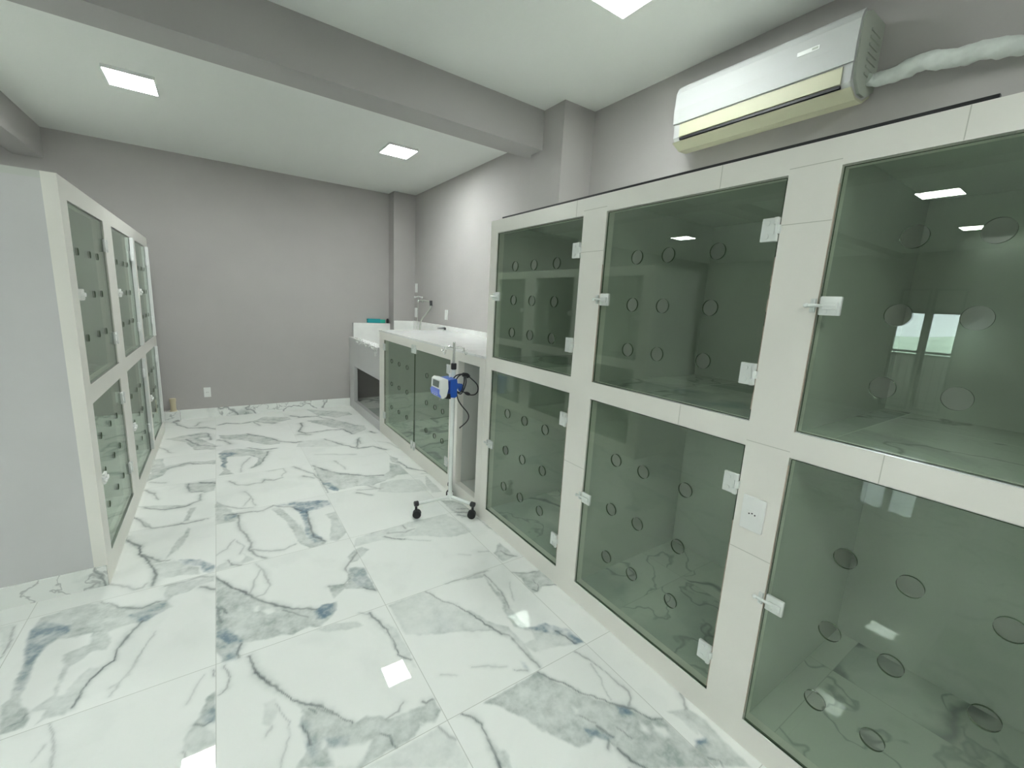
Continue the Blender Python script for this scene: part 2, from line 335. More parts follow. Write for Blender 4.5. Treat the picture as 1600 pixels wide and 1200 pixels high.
VEINS = """
g 75 -741 2554 -599 2575 -525 2549 -464 2473 -375 2416 -329 2429 -285 2421 -259 2359 -305 2342 -365 2297 -409 2318 -447 2315 -492 2303 -533 2332 -588 2336 -648 2353 -663 2326 -683 2285 -686 2229 -682 2165 -676 2088 -668 2029 -667 1989 -700 2009 -706 2086 -713 2183 -720 2266 -740 2380 -749 2469
b 80 -752 2480 -738 2521 -689 2483 -623 2424 -619 2382 -655 2366 -675 2324 -688 2271 -686 2213 -684 2158 -682 2092 -700 2117 -706 2187 -718 2273 -740 2389
b 80 -417 2385 -387 2390 -337 2405 -289 2412 -295 2347 -353 2306 -378 2310
v 80 -543 2565 -508 2533 -464 2473 -419 2441 -375 2416 -329 2429 -291 2428
v 100 -364 2312 -388 2266 -410 2211 -430 2160 -429 2092 -457 2076 -476 2040 -498 1988 -506 1944 -514 1912
g 60 -533 2332 -483 2302 -453 2228 -464 2181 -511 2200 -539 2166 -567 2142 -570 2097 -570 2038 -568 1995 -546 1995 -528 2065 -503 2104 -466 2081 -478 2031 -503 1969 -511 1894 -585 1939 -580 2016 -587 2085 -587 2162 -605 2231 -553 2242 -529 2255
v 35 -309 2209 -346 2102 -363 2020 -387 1972 -405 1924 -414 1902
v 30 -350 2053 -376 1980 -419 1940
v 60 -801 2331 -795 2395 -820 2540
g 50 -865 2567 -824 2562 -807 2456 -801 2331
v 90 -539 3195 -463 3064 -438 2958 -388 2828 -364 2762 -352 2691 -355 2598
v 70 -438 2958 -380 2870 -333 2828 -301 2817
g 60 -536 3193 -435 3049 -433 2963 -332 2819 -401 2835 -454 2992
g 60 -321 2837 -287 2898 -246 3014 -234 3044 -269 3064 -303 2940
b 70 -281 2806 -169 2751 -96 2648 -96 2566 -127 2591 -167 2673 -226 2721
g 50 -368 2801 -281 2798 -226 2721 -167 2658 -153 2591 -227 2620 -325 2648 -347 2633
v 50 -534 2707 -460 2645 -427 2601 -394 2594 -380 2626
v 60 -306 2557 -236 2556 -152 2563 -95 2531
g 60 -300 2553 -212 2549 -95 2531 -95 2489 -162 2487 -208 2449 -265 2458 -285 2421 -300 2478
v 80 -153 2469 -126 2447 -95 2410
g 85 -721 2039 -704 2060 -669 2026 -633 1961 -625 1921 -632 1891 -684 1902
v 70 -672 1927 -644 1927 -633 1950
v 40 -568 1881 -546 1822 -525 1757 -518 1692 -516 1672
v 30 -552 1778 -567 1728
g 60 -633 1961 -620 1978 -580 2010 -547 1990 -520 2077 -480 2067 -497 1993 -513 1925 -523 1885 -575 1896 -599 1888 -582 1942
g 70 -91 1727 -114 1714 -133 1650 -155 1616 -180 1576 -179 1523 -151 1495 -122 1503 -89 1498 -89 1542 -124 1586 -89 1587
v 80 -151 1611 -124 1592 -105 1597
v 50 -179 1523 -168 1476 -181 1465
b 40 -133 1638 -91 1662 -91 1589 -124 1592
v 30 -129 1841 -153 1785 -179 1722
v 60 -98 1845 -93 1813
g 65 221 3215 277 3234 315 3093 351 2961 371 2864 383 2717 472 2611 458 2581 376 2573 327 2672 316 2832 300 2967 257 3124
b 75 364 3264 602 3178 599 3063 448 3070 425 2988 418 2777 472 2611 409 2627 381 2757 391 2939 385 3079 354 3193 252 3260
w 100 307 3181 370 3099 387 2941 360 2870 334 3037
v 70 244 3264 353 3181 405 3092
v 80 436 3052 418 2859 421 2696 464 2615
v 70 -46 3264 27 3248 118 3222 187 3221 243 3252
g 60 -90 3504 -36 3401 19 3252 42 3217 15 3142 -90 3136
b 70 -50 3267 27 3259 25 3203 -40 3172
v 50 -86 3502 -28 3396 46 3320 122 3292
v 70 34 3221 28 3051 69 2909 86 2806 74 2725 111 2620 151 2582
v 50 81 2721 171 2653 244 2630 310 2664
v 35 23 2702 47 2774 14 2864
v 35 -87 2748 -38 2787 0 2890
g 45 -90 2624 -34 2654 19 2608 56 2651 37 2711 95 2597 -87 2578
v 60 -34 2661 -21 2608 25 2574
g 55 530 2955 611 2982 601 2848 610 2651 525 2581 498 2615 527 2758 559 2870
v 45 92 2552 126 2457 141 2309 110 2249 54 2256
v 40 115 2493 74 2374 50 2284
g 80 -90 2523 -32 2408 50 2284 77 2231 139 2147 211 2070 309 2007 337 2020 403 2017 396 1951 332 1889 298 1878 267 1906 193 1889 150 1915 73 1922 10 1941 -14 1866 -59 1863 -90 1946
v 100 -87 2521 -32 2402 49 2278 105 2185 150 2135 216 2067 309 2007
b 90 300 1995 337 2020 389 2014 390 1954 337 1918 303 1938
b 100 -90 2077 -56 2076 -19 2015 10 1950 -2 1911 -37 1932 -62 2002 -90 2038
b 50 -88 1999 -7 1905 -19 1860 -59 1863
v 80 -1 1938 -13 1900 -11 1864
v 70 180 2077 228 2015 271 1968
w 100 61 2169 79 2170 83 2134 65 2133
w 100 94 2127 136 2125 139 2089 109 2085
v 60 -87 2233 -65 2231 -48 2188
v 50 -87 2267 -71 2126
g 70 644 2442 673 2390 583 2306 545 2311 544 2376 599 2431
g 70 524 2260 596 2235 598 2101 600 2005 463 2097 402 2043 390 2152 487 2137
b 35 524 2260 600 2218 598 2101 600 2005 542 2064 506 2154
v 60 390 2152 465 2136 509 2166 504 2272 559 2336 621 2419
v 90 544 2057 570 2029 600 2005
g 50 284 1866 371 1866 458 1826 468 1788 406 1799 326 1831
v 85 520 1855 538 1779 561 1702 558 1615 558 1541 589 1488
g 40 523 1865 561 1765 598 1691 601 1589 596 1441 558 1541 553 1657 527 1764
v 40 479 1880 517 1846
v 50 -60 1847 -43 1775 -54 1723 -80 1707
v 100 26 1851 43 1749 76 1678 117 1603 143 1548 180 1499 228 1466 263 1415 291 1369 311 1336
g 50 4 1865 53 1743 81 1675 65 1684 28 1785
v 70 200 1491 235 1440 280 1390
v 70 192 1473 213 1442
g 70 136 1576 189 1490 263 1415 311 1336 356 1337 420 1298 437 1280 478 1276 555 1267 600 1279 598 1218 563 1182 509 1200 487 1174 413 1174 337 1172 299 1167 122 1276 161 1311 168 1357 152 1419 174 1462
w 100 213 1323 223 1323 217 1295 209 1293
w 100 225 1284 300 1250 350 1238 319 1201 282 1177 225 1212
w 100 514 1212 555 1193 570 1170 529 1175
b 40 215 1334 290 1295 292 1261 226 1289
b 30 157 1451 196 1406 200 1311 178 1242 161 1311 160 1401
v 80 387 1248 411 1220 407 1190 417 1171
v 80 161 1414 175 1372 173 1328
v 80 555 1282 563 1270 592 1276
v 60 418 1292 465 1292 494 1320
g 35 57 1578 94 1586 98 1523 72 1468 46 1498
v 35 91 1557 122 1465 119 1400 88 1338 80 1303
v 30 72 1468 51 1442
v 60 568 1165 579 1124 598 1086
g 40 308 1161 565 1159 600 1078 603 1014 589 987
g 35 617 1864 816 1867 893 1703 942 1581 989 1445 862 1520 703 1583 623 1641
v 70 816 1867 857 1761 906 1696 944 1585 966 1512 990 1434 1026 1392 1028 1313 1032 1254 1039 1180
v 100 944 1585 966 1512 1002 1416
g 60 906 1696 956 1607 994 1506 1050 1440 1058 1333 1039 1180 1028 1248 1024 1354 991 1423 937 1573
g 60 1040 1856 1197 1872 1149 1823 1139 1715 1149 1630 1133 1539 1120 1421 1129 1362 1074 1426 1091 1540 1118 1596 1126 1723 1146 1817 1048 1837
v 60 1156 1834 1159 1717 1149 1630 1127 1543
v 30 1241 1713 1201 1639 1176 1576
v 50 935 1874 1043 1862 1190 1860
b 90 1134 1381 1216 1364 1294 1275 1293 1224 1298 1181 1258 1195 1241 1265 1182 1321
g 45 1134 1381 1229 1293 1269 1188 1173 1226 1069 1251 1048 1320 1114 1310
v 90 1229 1303 1241 1265 1263 1192
v 35 794 1327 842 1302 894 1271 918 1253
v 50 936 1225 981 1194
b 70 988 1245 999 1230 984 1188 981 1215
v 30 664 1360 723 1320
v 25 885 1506 991 1449
g 40 644 2564 781 2564 933 2580 993 2589 1270 2571 1317 2371 1315 2271 1168 2275 1037 2366 924 2429 801 2459 674 2459 602 2464
v 60 731 2572 840 2580 949 2572 949 2521
v 90 797 2489 838 2439 894 2399
v 50 821 2523 934 2480 996 2495
v 35 894 2399 1030 2305
w 100 960 2525 1021 2512 986 2471 958 2496
v 25 1119 2084 1179 2041
v 35 1240 2049 1299 2016
g 60 1403 2071 1409 1896 1307 1890 1309 1985
v 70 1361 1990 1374 1932 1409 1896
v 50 1438 2413 1446 2259 1464 2150
v 50 1305 1771 1369 1728 1453 1709
g 65 1305 1771 1449 1704 1472 1551 1373 1594 1332 1566 1300 1572 1302 1635 1317 1708
v 80 1362 1654 1360 1602 1326 1570 1314 1602
v 80 1406 1588 1465 1555
g 70 1326 2784 1408 2741 1501 2566 1433 2483 1345 2463 1331 2585
v 90 1376 2608 1468 2547
v 80 1335 2571 1417 2515
v 70 1334 2525 1388 2462
v 90 1013 1171 1042 1112 1070 1073 1110 985 1141 954 1189 881 1221 854 1237 813 1256 776 1298 754
v 55 1224 1166 1255 1078 1266 968 1276 901 1254 874 1219 859
v 40 1237 1079 1226 1011 1198 957 1188 913
g 85 1010 1168 1042 1112 1108 982 1189 881 1235 811 1295 752 1294 699 1287 629 1291 607 1247 579 1056 698 1054 760 1051 801 1028 841 975 834 951 842 900 920 869 973 851 1027 821 1067 797 1119 751 1160 852 1158
w 100 994 822 1040 814 1043 786 1018 770 994 784
w 100 1048 783 1065 747 1060 701 972 755 1015 759
w 100 1206 788 1217 760 1202 741 1187 764
w 100 1243 758 1273 725 1263 697 1238 706 1227 739
w 100 1035 967 1051 949 1027 941
b 90 1015 877 1045 858 1083 801 1054 812 1013 850
v 90 1059 864 1083 801
v 70 1059 809 1034 785
v 90 1063 767 1072 718 1098 672
v 70 1120 826 1138 760
v 60 1033 930 1063 876
b 90 1184 876 1221 854 1211 829 1174 844
v 100 653 1169 683 1137 701 1097 699 1050 691 1003 687 956 683 929
g 60 695 1020 724 963 714 909 678 932
v 60 1478 949 1459 861 1460 786 1429 751 1399 730
g 60 1339 759 1410 731 1394 673 1354 648 1353 713
g 70 1337 761 1412 733 1432 669 1420 619 1413 547 1407 480 1294 564 1302 630 1365 614 1365 693
b 80 1326 638 1366 621 1353 606 1307 619
v 70 1312 581 1338 550 1326 537
v 70 1450 783 1423 744 1405 728
g 85 1176 817 1297 747 1302 630 1299 547 1045 704 1058 780
v 70 -529 3493 -459 3324 -425 3275 -336 3257 -244 3250 -134 3257
g 50 -529 3493 -430 3330 -425 3275 -474 3333
g 60 -238 3479 -205 3487 -230 3287 -261 3281
v 70 -497 3617 -370 3525 -265 3518 -182 3578 -185 3689
g 60 -549 3670 -368 3598 -266 3544 -183 3605 -264 3506 -378 3525 -495 3597
g 70 -294 3954 -162 3917 -94 3915 -94 3729 -158 3704 -213 3762 -251 3810
v 90 -190 3932 -94 3867
v 60 -265 3939 -250 3781 -177 3743
v 60 -523 3952 -455 3859 -427 3734
v 50 -512 4097 -409 4044
g 70 -567 4288 -466 4306 -448 4442 -277 4474 -84 4419 -95 4325 -275 4414 -412 4350 -441 4224 -539 4111
v 70 -433 4379 -286 4439 -169 4373
g 70 -565 4655 -474 4650 -436 4291 -509 4258
g 70 -510 5266 -336 5348 -161 5383 -133 5146 -233 5191 -83 4866 -83 4723 -245 4800 -325 5078
v 70 -310 5308 -160 5325 -133 5092
v 80 -329 5183 -226 4933 -83 4842
v 50 -564 5092 -432 4800
v 90 -514 6008 -406 5733 -335 5609 -190 5576 -82 5467
v 50 -272 5675 -235 5822
g 60 -234 3180 -218 3151 -246 2972 -271 2914 -290 2996 -259 3073
v 90 -70 5622 8 5679 155 5592 270 5637 379 5543 478 5476
g 70 272 5661 400 5808 636 5708 667 5592 454 5439 356 5529
v 60 260 5642 328 5425
g 70 891 5996 1343 5693 1353 5518 1140 5470 961 5680
v 90 675 5745 763 5629 975 5620
g 80 803 5433 1009 5421 1215 5157 1290 4981 1156 4729 1082 4936
v 60 966 5570 1127 5295 1295 5002
v 90 753 5555 727 5228 667 5034 723 4925 941 4954 1102 4927 1156 4729
v 80 650 4917 756 4869
g 75 -72 5224 82 5174 284 5083 382 4882 461 4734 429 4606 246 4797 94 4977 -29 5033
v 80 183 5148 333 4981 454 4755 582 4641 632 4654
v 80 -72 5053 13 4941 33 4861
g 80 -74 4616 34 4725 231 4566 328 4487 276 4267 176 4094 230 4318 172 4436 -4 4461 -16 4189 11 4073 31 4014 -83 4023 -39 4124 -51 4426
b 80 -74 4616 7 4640 79 4543 -12 4465 -24 4193 -45 4257 -43 4451
v 80 159 4666 282 4558 405 4549
v 80 328 4487 278 4295 219 4153 169 4097
v 40 83 4037 106 4236 169 4377
v 60 -8 3868 65 3753 161 3726 218 3730 237 3789 292 3738 363 3773
v 35 282 3963 393 3972 406 3875 358 3800
v 40 86 3605 130 3443 142 3325
v 40 118 3468 74 3343
v 60 474 3972 548 3804 593 3731 624 3546 617 3308
v 60 511 3722 585 3636
v 70 853 4665 958 4429 1030 4306 1095 4240
g 30 637 4689 922 4595 1016 4330 564 4508
v 35 685 4220 872 4130 1027 4055
g 75 618 3928 675 3819 771 3666 907 3522 858 3334 693 3310 616 3504 612 3746
b 80 620 3524 677 3495 709 3345 691 3300 632 3384
v 80 618 3928 688 3799 773 3678 910 3533
v 40 811 3976 854 3729
g 65 809 3604 943 3507 1101 3456 1172 3511 1236 3704 1313 3599 1477 3327 1351 3187 1309 3352 1183 3357 1062 3334 957 3281 865 3328 780 3321 780 3478
v 90 789 3643 879 3568 960 3499 1097 3444
v 80 1246 3733 1319 3680 1340 3521 1432 3381 1467 3302
g 70 1297 3886 1336 3794 1313 3599 1256 3728
w 100 705 3310 857 3332 868 3301 716 3280
w 100 1200 3407 1319 3377 1299 3270 1148 3346
g 35 1022 3301 1166 3309 1334 3223 1329 2986 1113 3049 957 3154
v 70 807 3208 899 3113
v 50 826 3247 905 3231 1019 3198
v 50 924 3298 995 3184
v 80 849 4664 973 4412 1078 4220 1179 4558
v 90 1078 4220 1230 4209 1330 4061
v 60 1179 4558 1149 4351
v 90 1354 4720 1388 4654
g 50 1419 3296 1405 3159 1404 2922 1328 2937 1340 3110
v 50 1402 3335 1476 3297
v 40 1335 4351 1417 4247 1476 3913
g 75 1123 5193 1359 4980 1344 4826 1166 4705 1068 4948"""
# ---------------------------------------------------------------- room shell
XF, YF = -6.6, -2.6            # far left wall, wall behind the camera
# floor with the marble marks of the visible tiles
def inpoly(px, py, poly):
    c = np.zeros(px.shape, bool); n = len(poly); j = n-1
    for i in range(n):
        xi, yi = poly[i]; xj, yj = poly[j]
        if yi != yj: c ^= ((yi > py) != (yj > py)) & (px < (xj-xi)*(py-yi)/(yj-yi)+xi)
        j = i
    return c
def segdist(px, py, pts, closed):
    d = np.full(px.shape, 9.); n = len(pts)
    for i in range(n if closed else n-1):
        a = pts[i]; b = pts[(i+1) % n]; dx, dy = b[0]-a[0], b[1]-a[1]; L = dx*dx+dy*dy+1e-12
        t = np.clip(((px-a[0])*dx+(py-a[1])*dy)/L, 0, 1)
        d = np.minimum(d, np.hypot(px-a[0]-t*dx, py-a[1]-t*dy))
    return d
def vnoise(x, y, f, seed):
    rs = np.random.RandomState(seed); T = rs.rand(64, 64)*2-1
    X = x*f; Y = y*f; i = np.floor(X).astype(int); j = np.floor(Y).astype(int); u = X-i; v = Y-j; u = u*u*(3-2*u); v = v*v*(3-2*v)
    g = lambda a, b: T[a % 64, b % 64]
    return (g(i, j)*(1-u)+g(i+1, j)*u)*(1-v)+(g(i, j+1)*(1-u)+g(i+1, j+1)*u)*v
def build_floor():
    tx0, tx1, ty0, ty1 = -1.05, 1.46, .3, 6.03
    gx = np.linspace(tx0, tx1, int((tx1-tx0)/.005)+1); gy = np.concatenate([np.arange(ty0, 2.2, .0045), np.linspace(2.2, ty1, 480)])
    nx, ny = len(gx), len(gy)
    PX, PY = np.meshgrid(gx, gy)
    far = np.clip((PY-1.)/4., .15, 1.)
    wx = PX+.010*vnoise(PX, PY, 18, 1)*far+.004*vnoise(PX, PY, 55, 2)+.0012*vnoise(PX, PY, 110, 5); wy = PY+.016*vnoise(PX, PY, 18, 3)*far+.004*vnoise(PX, PY, 55, 4)+.0012*vnoise(PX, PY, 110, 6)
    R = np.zeros((ny, nx, 4), np.float32)
    tid = lambda x, y: (np.floor((x-G_X0)/G_P), np.floor((y-G_Y0)/G_Q))
    TX, TY = tid(PX, PY)
    lines = [q.split() for q in VEINS.strip().split('\n')]
    for kind in ('g', 'b', 'w', 'v'):
        for q in lines:
            if q[0] != kind: continue
            val = int(q[1])/100.; c = [int(t)/1000. for t in q[2:]]; pts = list(zip(c[::2], c[1::2]))
            xs = [p[0] for p in pts]; ys = [p[1] for p in pts]
            mx, my = sum(xs)/len(xs), sum(ys)/len(ys)
            cx, cy = tid(mx, my)
            share = sum(1 for p in pts if tid(*p) == (cx, cy))/len(pts)
            i0, i1 = np.searchsorted(gx, min(xs)-.06), np.searchsorted(gx, max(xs)+.06)
            j0, j1 = np.searchsorted(gy, min(ys)-.06), np.searchsorted(gy, max(ys)+.06)
            if i1 <= i0 or j1 <= j0: continue
            sl = (slice(j0, j1), slice(i0, i1)); ax, ay = wx[sl], wy[sl]
            clip = ((TX[sl] == cx) & (TY[sl] == cy)) if share > .7 else 1.
            if kind == 'v':
                d = segdist(ax, ay, pts, False); w_ = .0028+.0055*far[sl]
                w_ = w_*(1.+.45*vnoise(PX[sl], PY[sl], 14, 7))*(.7+.5*val)
                v_ = val*np.exp(-(d/w_)**2)*clip*(1+.3*vnoise(PX[sl], PY[sl], 11, 9))
                R[sl][..., 2] = np.maximum(R[sl][..., 2], v_*.9); R[sl][..., 0] = np.maximum(R[sl][..., 0], .55*val*np.exp(-(d/(w_*3.6))**2)*clip)
            else:
                ins = inpoly(ax, ay, pts); d = segdist(ax, ay, pts, True); sd = np.where(ins, d, -d)
                e = .007 if kind == 'g' else .011
                t = np.clip((sd+e)/(2*e), 0, 1); t = t*t*(3-2*t)*clip
                if kind == 'g':
                    tex = .82+.28*vnoise(PX[sl], PY[sl], 9, 11)+.2*vnoise(PX[sl], PY[sl], 31, 12)
                    rim = 1+.25*np.exp(-(sd/.02)**2)
                    R[sl][..., 0] = np.maximum(R[sl][..., 0], val*t*tex*rim)
                elif kind == 'b':
                    tex = np.clip(.75+.6*vnoise(PX[sl], PY[sl], 16, 13)+.4*vnoise(PX[sl], PY[sl], 48, 14), 0, 1.3)
                    R[sl][..., 1] = np.maximum(R[sl][..., 1], 1.25*val*t*tex)
                else:
                    for k in range(3): R[sl][..., k] *= (1-t)
    R[..., 3] = np.clip((PX+1.05)/.15, 0, 1)
    R[..., :3] = np.clip(R[..., :3], 0, 1)
    verts = np.stack([PX.ravel(), PY.ravel(), np.zeros(PX.size)], 1)
    idx = np.arange(nx*ny).reshape(ny, nx)
    faces = np.stack([idx[:-1, :-1].ravel(), idx[:-1, 1:].ravel(), idx[1:, 1:].ravel(), idx[1:, :-1].ravel()], 1)
    ex = [(XF, YF, 0), (XW, YF, 0), (XW, ty0, 0), (XF, ty0, 0), (XF, ty1, 0), (XW, ty1, 0), (tx0, ty0, 0), (tx1, ty0, 0), (tx0, ty1, 0), (tx1, ty1, 0)]
    b = len(verts); verts = np.vstack([verts, np.array(ex, float)])
    ef = [(b, b+1, b+2, b+3), (b+3, b+6, b+8, b+4), (b+7, b+2, b+5, b+9)]
    me = bpy.data.meshes.new('floor')
    me.vertices.add(len(verts)); me.vertices.foreach_set('co', verts.astype(np.float32).ravel())
    allf = np.vstack([faces, np.array(ef)])
    me.loops.add(allf.size); me.loops.foreach_set('vertex_index', allf.ravel().astype(np.int32))
    me.polygons.add(len(allf)); me.polygons.foreach_set('loop_start', (np.arange(len(allf))*4).astype(np.int32))
    me.update(calc_edges=True); me.validate()
    ca = me.attributes.new('marks', 'FLOAT_COLOR', 'POINT')
    data = np.zeros((len(verts), 4), np.float32); data[:nx*ny] = R.reshape(-1, 4)
    ca.data.foreach_set('color', data.ravel())
    me.materials.append(M['floor'])
    o = bpy.data.objects.new('floor', me); COL.objects.link(o); return struct(o)
build_floor()

T_ = .12
struct(MB().box(XW, XW+T_, YF, YB+T_, 0, ZC+.1).build('wall_right', M['wall']))
struct(MB().box(XF-T_, XW, YB, YB+T_, 0, ZC+.1).build('wall_back', M['wall']))
struct(MB().box(XF-T_, XW+T_, YF-T_, YF, 0, ZC+.1).build('wall_front', M['wall']))
# far left wall with two openings
WY = [(1.62, 2.00), (2.03, 2.42)]
ys = [YF, WY[0][0], WY[0][1], WY[1][0], WY[1][1], YB]; zs = [0, .12, 2.12, ZC+.1]
struct(MB().openplate(ys, zs, lambda i, j: not (i in (1, 3) and j == 1), XF-T_, XF).build('wall_left', M['wall']))
struct(MB().box(-1.25, XW, YF, YB, ZC, ZC+.1).build('ceiling', M['ceil']))
struct(MB().box(XF, -1.45, YF, YB, 2.69, ZC+.1).build('ceiling', M['ceil']))
# beams and pilasters
bs = .0207
def beamy(y, x): return y-bs*(2.0-x)
m = MB(); xa, xb = XF, 2.05
vv = [m.bm.verts.new((x, beamy(y, x), z)) for x in (xa, xb) for y in (2.684, 2.900) for z in (2.608, ZC+.02)]
for f in ((0, 1, 3, 2), (4, 6, 7, 5), (0, 4, 5, 1), (2, 3, 7, 6), (0, 2, 6, 4), (1, 5, 7, 3)): m.bm.faces.new([vv[i] for i in f])
struct(m.build('trim_1', M['beam']))
struct(MB().box(-1.45, -1.25, YF, YB, 2.600, ZC+.02).build('trim_2', M['beam']))
struct(MB().box(2.0146, XW, 2.4611, 2.8183, 0, ZC).build('trim_3', M['wall']))
struct(MB().box(1.995, XW, 5.82, YB, 0, ZC).build('trim_4', M['wall']))
# baseboards
struct(MB().box(-.42, XR+.02, YB-.012, YB, 0, .112, .002).build('baseboard_back', M['marble']))
struct(MB().box(XF, -.42, YB-.085, YB, 0, .118, .002).build('baseboard_back_2', M['marble']))
# windows in the far wall
for k, (a, b) in enumerate(WY):
    m = MB(); fx0, fx1 = XF-.08, XF-.03
    m.box(fx0, fx1, a, a+.035, .12, 2.12); m.box(fx0, fx1, b-.035, b, .12, 2.12)
    for z in (.12, 1.02, 1.72, 2.085): m.box(fx0, fx1, a+.035, b-.035, z, z+.035)
    w = struct(m.build('window_%d' % (k+1), M['steel']))
    MB().box(XF-.058, XF-.052, a+.035, b-.035, .155, 1.72).build('window_pane', M['pane'], w)
    MB().box(XF-.062, XF-.048, a+.035, b-.035, 1.755, 2.085).build('window_panel', M['concrete'], w)
o = struct(MB().box(XF-T_-1.3, XF-T_, -1, 5, -.12, 0).build('floor_balcony', M['concrete']))
struct(MB().box(XF-T_-1.42, XF-T_-1.3, -1, 5, -.12, .96).build('wall_parapet', M['beam']))
struct(MB().box(XF-T_-1.42, XF-T_, -1, 5, 2.25, 2.40).build('ceiling_balcony', M['concrete']))
r = empty('balcony_railing', (XF-1.25, 2, 0), 'dark metal balcony railing outside the far windows', 'railing')
m = MB(); m.box(XF-1.27, XF-1.23, -1, 5, 1.02, 1.06); m.box(XF-1.26, XF-1.24, -1, 5, .1, .13); m.build('rail', M['steel'], r)
m = MB()
for i in range(50): m.cyl((XF-1.25, -.95+i*.12, .0), (XF-1.25, -.95+i*.12, 1.03), .008, seg=8)
m.build('baluster_row', M['steel'], r)
m = MB(); rs = random.Random(5)
n = 24; g = [[m.bm.verts.new((XF-40-i*9, -60+j*8, -14+i*1.45+1.0*math.sin(j*.6+i)+rs.random()*.8)) for j in range(n)] for i in range(10)]
for i in range(9):
    for j in range(n-1): m.bm.faces.new((g[i][j], g[i][j+1], g[i+1][j+1], g[i+1][j]))
struct(m.build('hill', M['hill'], smooth=True))

# ---------------------------------------------------------------- ceiling lamps
def lamp(x, y, z, label, mt='lamp'):
    e = empty('ceiling_light', (x, y, z), label, 'ceiling light', 'square LED ceiling lights')
    m = MB(); hx, hy = .135, .15
    for a in ((-hx, hx, -hy, -hy+.006), (-hx, hx, hy-.006, hy), (-hx, -hx+.006, -hy+.006, hy-.006), (hx-.006, hx, -hy+.006, hy-.006)):
        m.box(x+a[0], x+a[1], y+a[2], y+a[3], z-.022, z)
    m.box(x-hx+.006, x+hx-.006, y-hy+.006, y+hy-.006, z-.006, z)
    m.build('lamp_frame', M['white'], e)
    MB().box(x-hx+.006, x+hx-.006, y-hy+.006, y+hy-.006, z-.021, z-.007).build('diffuser', M[mt], e)
    return e
lamp(-.394, 4.185, ZC, 'square white LED ceiling light in the far bay, left of the pair')
lamp(1.494, 4.235, ZC, 'square white LED ceiling light in the far bay near the sink wall')
lamp(1.53, 1.50, ZC, 'square white LED ceiling light in the near bay, cut off by the photo top', 'lamp_dim')
lamp(-2.45, 1.24, 2.69, 'square LED ceiling light of the left room, larger reflection in the top right glass door')
lamp(-4.45, 1.30, 2.69, 'square LED ceiling light of the left room, smaller reflection in the top right glass door')
lamp(-3.2, 4.33, 2.69, 'square LED ceiling light of the left room, reflected in the middle upper glass door')
lamp(-.394, -1.2, ZC, 'square white LED ceiling light on the left behind the camera')
lamp(1.2, -1.2, ZC, 'square white LED ceiling light on the right behind the camera')

# ---------------------------------------------------------------- kennel parts
def latch_mesh(y, z, side, x, s=1, sc=1.):
    """latch: plate on the glass, bolt reaching over the stile. side=+1 stile towards +y; s=-1 bank facing -x"""
    m = MB(); X = lambda d: x-s*d
    a, b = sorted((y+side*.004, y-side*.050)); 
    def bx(d0, d1, y0, y1, z0, z1, bev=0): 
        xs = sorted((X(d0), X(d1))); m.box(xs[0], xs[1], min(y0, y1), max(y0, y1), z0, z1, bev)
    bx(.000, .012, a, b, z-.027, z+.027, .004)
    bx(.012, .020, y-side*.006, y-side*.044, z-.010, z+.010, .003)
    m.cyl((X(.016), y-side*.040, z), (X(.016), y+side*.034, z), .005, seg=12)
    m.sph((X(.018), y+side*.036, z), .007)
    bx(-.006, .012, y+side*.014, y+side*.028, z-.020, z+.020, .003)
    for yy in (-.014, -.038):
        m.cyl((X(.012), y+side*yy, z-.016), (X(.0145), y+side*yy, z-.016), .0045, seg=12)
    for dz in (-.014, .014): m.cyl((X(.012), y+side*.021, z+dz), (X(.0145), y+side*.021, z+dz), .0035, seg=10)
    return m
def hinge_mesh(y, z, side, x, s=1):
    """hinge: plate on the glass, knuckle and leaf at the stile; side = direction from glass to stile"""
    m = MB(); X = lambda d: x-s*d
    def bx(d0, d1, y0, y1, z0, z1, bev=0):
        xs = sorted((X(d0), X(d1))); m.box(xs[0], xs[1], min(y0, y1), max(y0, y1), z0, z1, bev)
    bx(.0, .012, y-side*.048, y-side*.008, z-.036, z+.036, .003)
    bx(.001, .017, y-side*.010, y+side*.002, z+.014, z+.036, .002)
    bx(.001, .017, y-side*.010, y+side*.002, z-.036, z-.014, .002)
    bx(.001, .015, y-side*.006, y+side*.008, z-.013, z+.013, .002)
    m.cyl((X(.011), y-side*.002, z-.035), (X(.011), y-side*.002, z+.035), .0055, seg=12)
    for dz in (-.020, .020): m.cyl((X(.012), y-side*.030, z+dz), (X(.0145), y-side*.030, z+dz), .008, seg=14)
    return m
def glass_door(parent, y0, y1, z0, z1, hy, hz, x, s, latch, hinges, hside, r=.0285, hw='latch', lit_edge=False):
    """x = front plane, s=1 facing -x / s=-1 facing +x ; latch = (y,z,side) ; hinges = list of z"""
    xa, xb = sorted((x+s*.004, x+s*.012)); g = .005
    d = MB().holeplate(y0+g, y1-g, z0+g, z1-g, hy, hz, r, xa, xb).build('glass_door', [M['glass'], M['edge']], parent)
    xg = x+s*.004
    if latch: latch_mesh(latch[0], latch[1], latch[2], xg, s).build('latch', M[hw], d, smooth=True)
    yh = y1-g if hside > 0 else y0+g
    for z in hinges: hinge_mesh(yh, z, hside, xg, s).build('hinge', M[hw], d, smooth=True)
    if lit_edge:
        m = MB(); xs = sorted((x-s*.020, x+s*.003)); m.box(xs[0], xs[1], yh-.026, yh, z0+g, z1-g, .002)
        m.build('lit_edge_strip', M['white'], d)  # added white strip imitates light caught along the polished glass edge
    return d
